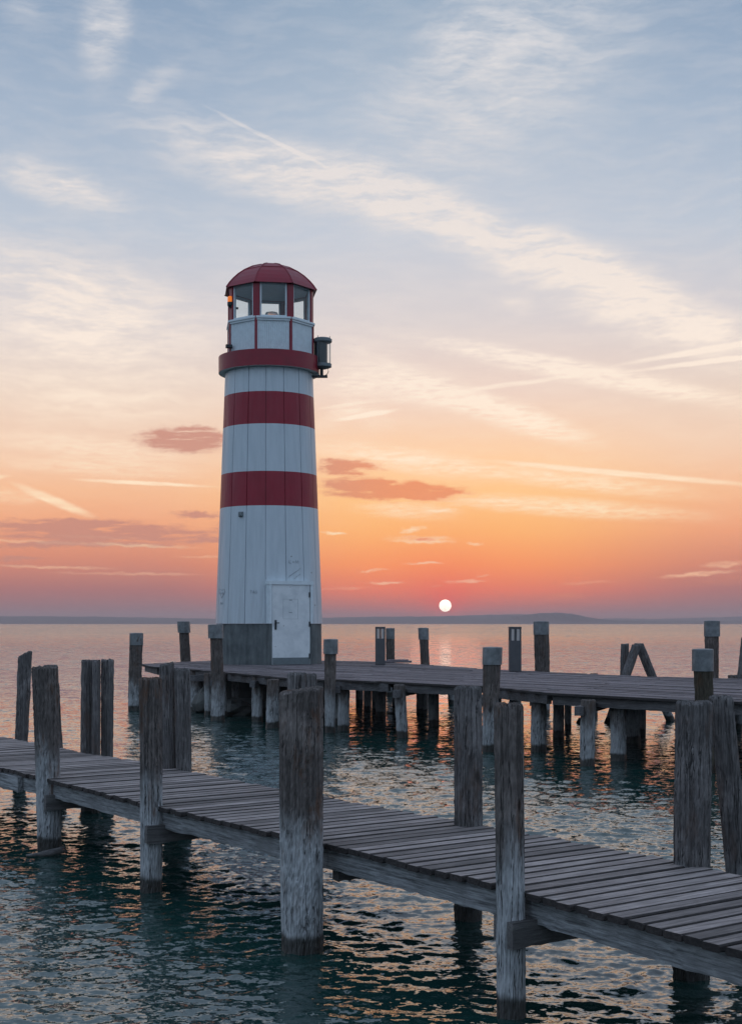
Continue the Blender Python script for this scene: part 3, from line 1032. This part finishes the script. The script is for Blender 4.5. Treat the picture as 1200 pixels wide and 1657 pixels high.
def door_paint():
    m, t, b = mat('scuffed_door_paint')
    g = geo(t); P = g.outputs['Position']
    n = t.noise(P, 3, 6, .62)
    c = t.mix(t.rng(n, .4, .72), (.76, .79, .80, 1), (.58, .62, .64, 1))
    sp = t.n.new('ShaderNodeTexVoronoi'); sp.inputs['Scale'].default_value = 4.5
    t.l.new(P, sp.inputs['Vector'])
    spot = t.m('MULTIPLY', t.m('LESS_THAN', sp.outputs['Distance'], .1), t.m('GREATER_THAN', t.noise(P, 1.7, 2), .56))
    c = t.mix(t.m('MULTIPLY', spot, .7), c, (.09, .045, .04, 1))
    t.l.new(c, b.inputs['Base Color']); b.inputs['Roughness'].default_value = .45
    return m


c = LC + dn * DD
door = obj('door', box((c.x, c.y, (d_z0 + d_z1) / 2), (DW, .05, d_z1 - d_z0), dt, dn), door_paint(), lh)
c = LC + dn * (DD + .035)
obj('kick_plate', box((c.x, c.y, d_z0 + .115), (DW - .02, .012, .21), dt, dn), M_grey, door)
c = LC + dn * (DD + .04) - dt * (DW / 2 - .11)
obj('handle', join(box((c.x, c.y, zz(1011)), (.06, .02, .30), dt, dn), box((c.x + dt.x * .05, c.y - .04, zz(1008)), (.15, .025, .03), dt, dn)), M_dark, door)
for py in (964, 1010, 1060):
    c = LC + dn * (DD + .03) + dt * (DW / 2 - .02)
    obj('hinge', box((c.x, c.y, zz(py)), (.035, .03, .16), dt, dn), M_dark, door)
# outline of a removed notice on the door
c = LC + dn * (DD + .0275) - dt * .02
pl = []
for (ox_, oz_, w_, h_) in ((0, 0, .50, .006), (0, -.62, .50, .006), (-.25, -.31, .006, .62), (.25, -.31, .006, .62), (0, -.03, .10, .03), (0, -.42, .11, .03)):
    q = c + dt * ox_
    pl.append(box((q.x, q.y, zz(971) + oz_), (w_, .004, h_), dt, dn))
obj('notice_outline', join(*pl), M_pen, door)

# vent on the cladding
va = math.asin((397 - 435.5) / 80.5)
vr = LR(zz(838)) + .03
vc = Vector((LX + vr * sin(va), LY - vr * cos(va), zz(838)))
obj('vent', join(box(vc, (.13, .10, .16), (cos(va), sin(va), 0), None, (0, 0, 1), .02), box((vc.x, vc.y - .05, vc.z - .02), (.08, .03, .06), (1, 0, 0), None, (0, 0, 1), .01)), M_grey, lh)


# pencilled scribbles on the cladding
def stroke_letters(word, px, py, size, rot=0):
    G = {'K': [[(0, 0), (0, 1)], [(.6, 1), (0, .45), (.65, 0)]], '+': [[(.1, .5), (.6, .5)], [(.35, .25), (.35, .75)]],
         'M': [[(0, 0), (.1, 1), (.4, .3), (.75, 1), (.85, 0)]], 'S': [[(.6, .9), (.3, 1), (.05, .8), (.3, .5), (.55, .3), (.3, 0), (0, .1)]],
         'u': [[(0, .6), (.05, .1), (.35, .05), (.5, .6), (.5, 0)]], 'm': [[(0, 0), (0, .6), (.25, .6), (.3, 0), (.35, .6), (.6, .5), (.62, 0)]],
         'e': [[(.05, .3), (.5, .35), (.35, .62), (.05, .4), (.15, .03), (.5, .1)]], 'r': [[(0, 0), (0, .6)], [(0, .4), (.3, .62)]],
         'J': [[(.45, 1), (.4, .1), (.1, 0), (0, .3)]], 'i': [[(0, 0), (.05, .6)], [(.08, .85), (.1, .92)]], 'B': [[(0, 0), (0, 1), (.5, .8), (.05, .52), (.6, .25), (0, 0)]],
         'T': [[(0, 1), (.7, 1)], [(.35, 1), (.35, 0)]], 'A': [[(0, 0), (.35, 1), (.7, 0)], [(.15, .4), (.55, .4)]], '(': []}
    out = []; cx = 0
    for ch in word:
        for st in G.get(ch, []):
            out.append([((px + (cx + a) * size * cos(rot) + b * size * sin(rot) * 1), (py + (cx + a) * size * -sin(rot) - b * size * cos(rot))) for a, b in st])
        cx += .95
    return out


def on_wall(pts, lift=.016):
    o = []
    for (px, py) in pts:
        z = zz(py); r = LR(z) + lift
        s_ = max(-.98, min(.98, (px - 435.5) / PPM / r))
        a = math.asin(s_)
        o.append((LX + r * sin(a), LY - r * cos(a), z))
    return o


heart = [(364, 968), (360.5, 962), (358, 957), (360, 954), (363, 955.5), (364.5, 957), (366.5, 954.5), (369.5, 955), (370, 958), (367.5, 963), (364, 968)]
for grp in (stroke_letters('K+M', 472, 915, 5.2), stroke_letters('Summer', 470, 938, 4.6, radians(38)), stroke_letters('Jim', 480, 939, 4.2, radians(38)),
            stroke_letters('TAS', 412, 962, 4.5), stroke_letters('M', 362, 979, 4), [heart], stroke_letters('K+B', 360.5, 962.5, 2.8)):
    obj('scribble', join(*[tube(on_wall(s_), .006, 4) for s_ in grp if len(s_) > 1]), M_pen, lh)

# gallery ring
GR = 81.3 / PPM; g1z, g0z = zz(580.5), zz(606)
ringv, ringf = lathe((LX, LY), [(GR - .002, g0z), (GR, g1z), (GR - .05, g1z), (GR - .052, g1z - .08), (1.2, g1z - .085)], 96, cap0=False, cap1=True)
obj('gallery', (ringv, ringf), M_red, lh)
obj('gallery_soffit', lathe((LX, LY), [(LR(g0z) - .06, g0z + .03), (LR(g0z) + .01, g0z + .012), (GR - .012, g0z + .004), (GR - .012, g0z + .2), (1.2, g0z + .25)], 96, True, True), M_soffit, lh)
# lantern room: octagon
OX = LX + .04; OR = 71.0 / PPM; OA = radians(31)
oct_ = [OA + k * pi / 4 for k in range(8)]


def opt(r, k, z):
    a = oct_[k % 8]
    return Vector((OX + r * sin(a), LY - r * cos(a), z))


zs_b, zs_t, zw_t, ze = g1z - .06, zz(527), zz(472) - .02, zz(473.5)
floor_ = lathe((OX, LY), [(OR - .03, zs_t - .5), (OR - .03, zs_t - .44)], 8, a0=OA)
obj('lantern_floor', floor_, M_grey, lh)
for k in range(8):
    a, b_ = opt(OR - .02, k, 0), opt(OR - .02, k + 1, 0)
    t = (b_ - a).normalized(); nrm = Vector((t.y, -t.x, 0)); L = (b_ - a).length
    if nrm.dot(a - Vector((OX, LY, 0))) < 0: nrm = -nrm
    # ribbed sheet wall
    nr = 16; V, Fc = [], []
    for i in range(nr * 4 + 1):
        ph = i % 4; off = (0, .018, .018, 0)[ph]
        p = a.lerp(b_, .02 + .96 * i / (nr * 4)) + nrm * off
        V += [(p.x, p.y, zs_b), (p.x, p.y, zs_t - .10)]
    for i in range(nr * 4): Fc.append((2 * i, 2 * i + 2, 2 * i + 3, 2 * i + 1))
    wallm = obj('lantern_wall', (V, Fc), M_white, lh)
    md = wallm.modifiers.new('thickness', 'SOLIDIFY'); md.thickness = .03; md.offset = 0
    # sill
    mid = (a + b_) / 2
    c = mid + nrm * .03
    obj('sill', join(box((c.x, c.y, zs_t - .035), (L + .02, .13, .07), t, nrm, bev=.01), box((c.x, c.y - 0, zs_t - .10), (L - .02, .07, .05), t, nrm)), M_white, lh)
    # corner post: wide red upright above, thin trim below
    p = opt(OR - .055, k, 0); ra = oct_[k]
    ur = Vector((cos(ra), sin(ra), 0)); un = Vector((sin(ra), -cos(ra), 0))
    obj('corner_post', box((p.x, p.y, (zs_t + ze) / 2 - .01), (.21, .10, ze - zs_t + .03), ur, un, bev=.01), M_red, lh)
    p = opt(OR + .012, k, 0)
    obj('corner_trim', box((p.x, p.y, (zs_b + zs_t) / 2), (.075, .05, zs_t - zs_b + .02), ur, un, bev=.008), M_red, lh)
    # window frame and pane
    x0, x1, y0, y1, fw = -L / 2 + .115, L / 2 - .115, zs_t + .002, zw_t - .01, .05
    fr = []
    for (cx_, cz_, w_, h_) in (((x0 + x1) / 2, y0 + fw / 2, x1 - x0 - 2 * fw, fw), ((x0 + x1) / 2, y1 - fw / 2, x1 - x0 - 2 * fw, fw),
                               (x0 + fw / 2, (y0 + y1) / 2, fw, y1 - y0), (x1 - fw / 2, (y0 + y1) / 2, fw, y1 - y0)):
        q = mid + t * cx_ - nrm * .03
        fr.append(box((q.x, q.y, cz_), (w_, .07, h_), t, nrm))
    win = obj('window', join(*fr), M_white, lh)
    if k == 0:
        mg, tg, bg_ = mat('window_glass')
        tg.n.remove(bg_)
        tr = tg.n.new('ShaderNodeBsdfTransparent'); tr.inputs[0].default_value = (.93, .96, .97, 1)
        gl = tg.n.new('ShaderNodeBsdfGlossy'); gl.inputs['Roughness'].default_value = .03
        gg = geo(tg); cc = tg.m('ABSOLUTE', tg.v('DOT_PRODUCT', gg.outputs['Normal'], gg.outputs['Incoming']))
        fr_ = tg.m('MULTIPLY_ADD', tg.m('POWER', tg.m('SUBTRACT', 1.0, cc), 5.0), .95, .035)
        mx = tg.n.new('ShaderNodeMixShader')
        tg.l.new(fr_, mx.inputs[0]); tg.l.new(tr.outputs[0], mx.inputs[1]); tg.l.new(gl.outputs[0], mx.inputs[2])
        tg.l.new(mx.outputs[0], tg.n['Material Output'].inputs[0])
        M_glass = mg
    q = mid - nrm * .03
    obj('pane', box((q.x, q.y, (y0 + y1) / 2), (x1 - x0 - 2 * fw - .002, .008, y1 - y0 - 2 * fw - .002), t, nrm), M_glass, win)

# dome: eight curved sheets with standing ribs
dome_prof = [(78, 474.5), (72.5, 466.5), (66, 459), (57, 450.5), (46, 442.5), (32, 435), (18, 430.5), (9, 429.2)]
prof = [(r / PPM, zz(y)) for r, y in dome_prof]
dv, df = lathe((OX, LY), prof, 8, False, True, a0=OA)
obj_roof = obj('roof', join((dv, df), lathe((OX, LY), [(prof[0][0] - .0, prof[0][1] - .002), (OR - .12, prof[0][1] + .04), (.3, prof[0][1] + .07), (.01, prof[0][1] + .07)], 8, False, False, a0=OA)), M_red, lh)
for k in range(8):
    pts = [opt(r + .004, k, z + .006) for r, z in prof]
    obj('rib', tube(pts, .018, 6), M_red, obj_roof)
pts = [opt(prof[4][0] + .004, k, prof[4][1] + .004) for k in range(9)]
obj('seam', tube(pts, .010, 6), M_red, obj_roof)
obj('finial_cap', lathe((OX, LY), [(.26, zz(430.2)), (.22, zz(428.2)), (.05, zz(427.6))], 8, a0=OA), M_red, obj_roof)
# ceiling drum and lamp within
obj('ceiling', lathe((OX, LY), [(OR - .14, zw_t + .01), (OR - .14, zw_t + .035)], 8, a0=OA), M_white, lh)
lamp = obj('lamp', lathe((OX + .04, LY), [(.10, zs_t - .44), (.10, zs_t - .1), (.24, zs_t - .06), (.24, zs_t + .02), (.17, zs_t + .03)], 24), M_grey, lh, smooth=False)
mgl, tgl, bgl = mat('lamp_lens_glass')
bgl.inputs['Transmission Weight'].default_value = .85; bgl.inputs['Roughness'].default_value = .08; bgl.inputs['Base Color'].default_value = (.8, .85, .85, 1); bgl.inputs['IOR'].default_value = 1.2
obj('lens', lathe((OX + .04, LY), [(.21, zs_t + .032), (.235, zs_t + .15), (.235, zs_t + .32), (.19, zs_t + .42), (.08, zs_t + .45)], 24), mgl, lamp, smooth=True)
obj('bulb', lathe((OX + .04, LY), [(.04, zs_t + .04), (.07, zs_t + .14), (.09, zs_t + .22), (.05, zs_t + .3), (.01, zs_t + .33)], 16), M_brass, lamp, smooth=True)

# orange flashing light at the left corner
bx, by = X(373.2, 42.8), 42.75
wl = obj('warning_light', lathe((bx, by), [(.07, zz(506)), (.10, zz(503)), (.10, zz(498.2))], 20), M_dark, lh)
obj('orange_lens', lathe((bx, by), [(.092, zz(498.1)), (.092, zz(490.5)), (.07, zz(489)), (.02, zz(488.4))], 20), M_orange, wl)
obj('bracket', box((bx + .10, by + .08, zz(506)), (.30, .05, .06), (1, .6, 0)), M_dark, wl)
# small fitting at the gallery edge
obj('junction_box', box((X(371, 42.7), 42.6, zz(569.8)), (.20, .14, .11), (1, .3, 0), None, (0, 0, 1), .015), M_dark, lh)

# cylindrical signal lamp on a bracket at the right of the gallery
sx, sy = X(521.8, 43.3), 43.3
sig = obj('signal_lamp', lathe((sx - .06, sy), [(.215, zz(590.8)), (.215, zz(556.8))], 32), plain('black_cylinder', (.012, .022, .024), .35), lh, smooth=False)
obj('top_ring', lathe((sx, sy), [(.29, zz(556.6)), (.305, zz(555)), (.305, zz(551.5)), (.25, zz(549.6))], 32), M_grey, sig)
obj('bottom_ring', lathe((sx, sy), [(.12, zz(599)), (.22, zz(597.5)), (.29, zz(596)), (.29, zz(591))], 32), M_grey, sig)
obj('glass_cover', lathe((sx, sy), [(.272, zz(590.9)), (.272, zz(556.7))], 32, False, False), M_glass, sig, smooth=True)
for a in (0, 90, 180, 270):
    q = (sx + .28 * sin(radians(a + 60)), sy - .28 * cos(radians(a + 60)))
    obj('tie_rod', tube([(q[0], q[1], zz(596)), (q[0], q[1], zz(547.5))], .011, 6), M_grey, sig)
obj('stem', join(tube([(sx - .03, sy, zz(598)), (sx - .03, sy, zz(611))], .055, 12), box((sx - .15, sy, zz(611.2)), (.62, .16, .07), (1, 0, 0), None, (0, 0, 1), .01)), M_dark, sig)
obj('cable', tube([(sx + .16, sy, zz(598)), (sx + .19, sy, zz(603)), (sx + .14, sy, zz(608)), (sx + .04, sy, zz(610))], .013, 6), M_dark, sig)

# rocks under the platform at the foundation
rr = np.random.RandomState(4)


def rock(c, s, seed):
    q = np.random.RandomState(seed)
    V, Fc = lathe((0, 0), [(.25, -.6), (.8, -.35), (1.0, 0), (.82, .4), (.4, .62)], 11)
    V = [(c[0] + v[0] * s[0] * (1 + q.normal(0, .12)), c[1] + v[1] * s[1] * (1 + q.normal(0, .12)), c[2] + v[2] * s[2] * (1 + q.normal(0, .14))) for v in V]
    return V, Fc


M_rock = concrete('wet_rock', (.05, .05, .046, 1), (.15, .15, .14, 1))
tag(obj('rock', rock((X(376, 36.6), 36.6, .12), (.62, .5, .42), 1), M_rock), 'wide pale wet rock under the pier below the lighthouse, nearest the water', 'rock', 'rocks under the pier')
tag(obj('rock', rock((X(398, 38.0), 38.0, .10), (.8, .5, .40), 2), M_rock), 'darker low rock right of the pale one under the pier', 'rock', 'rocks under the pier')
tag(obj('rock', rock((X(338, 37.8), 37.8, .25), (.5, .5, .60), 3), M_rock), 'dark rock left of the pale one, behind the capped post', 'rock', 'rocks under the pier')


# ---------------- capped posts
def capped(px, d, px_t, cap_px, cap_y0, cap_y1, post_px, seed, label, z0=-1.0, m=M_post_far, base_px=None, tilt=0.0, dent=False):
    x = X(px, d); r = post_px / 2 / F * d; rc = cap_px / 2 / F * d
    zt = Z(cap_y0, d - rc); zc = Z(cap_y1, d - rc)
    root = thing('mooring_post', label, 'post', (x, d, 0), 'metal capped mooring posts round the pier')
    lean = X(px_t, d) - x
    rb = r if base_px is None else base_px / 2 / F * d
    k = lean / zt
    obj('post', post_geo(x + k * z0, d, z0, zt - .03, rb, r, dx=k * (zt - .03 - z0), seed=seed, n=40, rows=40), m, root)
    V, Fc = lathe((0, 0), [(rc, zc), (rc, zt - .012), (rc - .012, zt), (rc * .5, zt + .006)], 36)
    Vi, Fi = lathe((0, 0), [(rc - .008, zc + .001), (rc - .008, zc + .12)], 36, False, True)
    V, Fc = join((V, Fc[:36 * 3] + [Fc[-1]]), (Vi, Fi))
    o = []
    for v in V:
        h = v[2] - zc
        dd = 0
        if dent: dd = -.05 * exp(-((v[0] + rc * .55) ** 2 + (v[2] - (zc + zt) / 2 + .03) ** 2) / .006) * (1 if v[1] < 0 else 0)
        o.append((x + k * v[2] + v[0] + tilt * h, d + v[1] - dd, v[2]))
    obj('metal_cap', (o, Fc), M_cap, root)
    return root


capped(219.5, 38.5, 221, 22, 1024.5, 1044, 20, 601, 'capped mooring post in the water off the pier\'s left tip, with a side bracket', base_px=23)
capped(305, 46.9, 297, 20.5, 1005.5, 1024, 16, 602, 'pale capped mooring post behind the pier, left of the lighthouse', base_px=18)
capped(351, 34.4, 349, 25, 1010.5, 1033, 18, 603, 'mooring post with a dented cap in front of the lighthouse base\'s left edge', base_px=24, dent=True)
capped(534, 30.6, 535, 23.5, 1034.5, 1058.5, 19, 604, 'capped mooring post just right of the lighthouse door, in front of the pier', base_px=15)
capped(631.5, 46.2, 631, 14.5, 1016.5, 1034, 13.5, 605, 'small capped mooring post close behind the left bollard light')
capped(690, 42.6, 684.5, 17, 1016, 1035, 14, 606, 'leaning capped mooring post behind the pier under the sun')
capped(791, 26.1, 796.5, 32, 1047.5, 1076, 29, 607, 'stout capped mooring post in front of the pier, left of the right bollard light', base_px=20)
capped(875.5, 37.0, 875, 25.5, 1005.5, 1027, 23.5, 608, 'capped mooring post behind the pier just right of the right bollard light')
capped(1142, 22.45, 1135, 34.5, 1050.5, 1086.5, 30, 609, 'mossy brown mooring post with a large tilted cap above the thick pile at right', tilt=.03, m=M_post_moss)
capped(1151, 32.1, 1151, 25.5, 1004.5, 1030, 21.5, 610, 'tall dark capped mooring post behind the pier near the right edge')
# bracket on the first one
# ---------------- crossed posts and the leaning one on the right


def leaning(name, p0, p1, r, seed, label, group=None, m=M_post_grey):
    p0 = Vector(p0); p1 = Vector(p1)
    o = obj(name, post_geo(p0.x, p0.y, p0.z, p1.z, r, r * .95, dx=p1.x - p0.x, dy=p1.y - p0.y, seed=seed, n=32, rows=26), m, origin=(p0.x, p0.y, p0.z))
    return tag(o, label, 'post', group)


G2 = 'crossed mooring posts behind the pier'
dq = 34.2
lean_l = [(X(996, 33.8), 33.8, -.8), (X(1027.5, 33.8), 33.8, Z(1044, 33.8))]
leaning('wooden_post', (X(1009, 34.6), 34.6, -.8), (X(1010, 34.6), 34.6, Z(1043, 34.6)), .108, 650, 'short upright post behind the left leg of the crossed pair', G2)
leaning('wooden_post', (X(962, 33.7), 33.4, -.8), (X(1029, 33.9), 33.9, Z(1044.5, 33.9)), .125, 651, 'left leg of the crossed pair of posts, leaning right', G2)
leaning('wooden_post', (X(1112, 33.9), 34.3, -.8), (X(1033, 34.2), 34.2, Z(1042.5, 34.2)), .125, 652, 'right leg of the crossed pair of posts, leaning left', G2)
leaning('wooden_post', (X(1186, 31.6), 31.6, -.8), (X(1206, 31.6), 31.6, Z(1033, 31.6)), .12, 653, 'pale uncapped post leaning right at the far right edge')


# ---------------- bollard lights
M_bol = plain('grey_bollard_coat', (.085, .085, .09), .5, .2)
ml, tl, bl = mat('bollard_pane')
bl.inputs['Base Color'].default_value = (.62, .56, .52, 1); bl.inputs['Roughness'].default_value = .3
bl.inputs['Transmission Weight'].default_value = .15


def bollard(px, d, wpx, y0, label):
    x = X(px, d); w = wpx / F * d; h = Z(y0, d) - PZ
    root = thing('bollard_light', label, 'bollard light', (x, d, PZ + .004), 'square bollard lights on the pier')
    z0 = PZ + .006
    wl_ = .26 * h
    parts = [box((x, d, z0 + (h - wl_ - .06) / 2), (w, w, h - wl_ - .06), bev=.008), box((x, d, z0 + h - .03), (w + .006, w + .006, .06), bev=.006)]
    for a in (-1, 0, 1):
        for b in (-1, 0, 1):
            if a == 0 and b == 0: continue
            ww = .045 if (a and b) else .05
            cx, cy = x + a * (w / 2 - .0245), d + b * (w / 2 - .0245)
            parts.append(box((cx, cy, z0 + h - .06 - wl_ / 2), (ww, ww, wl_)))
    obj('body', join(*parts), M_bol, root)
    for a in (-1, 1):
        for (ux, uy) in ((1, 0), (0, 1)):
            for sg in (-1, 1):
                off = (w / 2 - .016) * sg
                cx = x + (a * w * .235 if ux else off); cy = d + (a * w * .235 if uy else off)
                obj('pane', box((cx, cy, z0 + h - .06 - wl_ / 2), ((w / 2 - .075) if ux else .01, (w / 2 - .075) if uy else .01, wl_ - .004)), ml, root)
    return root


bollard(615, 41.9, 16, 1014.5, 'grey square bollard light with two panes right of the lighthouse, left one of two')
bollard(832.5, 36.2, 19, 1014.5, 'grey square bollard light with two panes beside the stout capped post, right one of two')
# loose board on the far edge, and a sunk stump
bp = Vector((X(641, 44.2), 44.2, PZ + .04))
tag(obj('board', join(box(bp, (1.0, .3, .06), (1, -.12, 0), bev=.01), box(bp + Vector((.05, .1, .05)), (.7, .12, .04), (1, .05, 0), bev=.01)), M_deck_far), 'loose boards lying on the pier edge beside the left bollard light', 'board')
tag(obj('stump', post_geo(X(930, 33.4), 33.4, -.5, .12, .16, .13, dx=.2, seed=70, n=24, rows=12), M_post_far), 'dark stump barely above the water, seen beneath the pier', 'stump')

# ---------------- haze: one closed box of even air
hm = bpy.data.materials.new('haze_air'); hm.use_nodes = True
ht = NT(hm.node_tree); ht.n.clear()
ho = ht.n.new('ShaderNodeOutputMaterial'); hv = ht.n.new('ShaderNodeVolumePrincipled')
hv.inputs['Color'].default_value = (1, .85, .85, 1); hv.inputs['Density'].default_value = 1.15e-4; hv.inputs['Anisotropy'].default_value = .25
ht.l.new(hv.outputs[0], ho.inputs['Volume'])
hz = obj('haze', box((0, 0, 43.0), (25600, 25600, 92)), hm, origin=(0, 0, 0))
hz['kind'] = 'stuff'
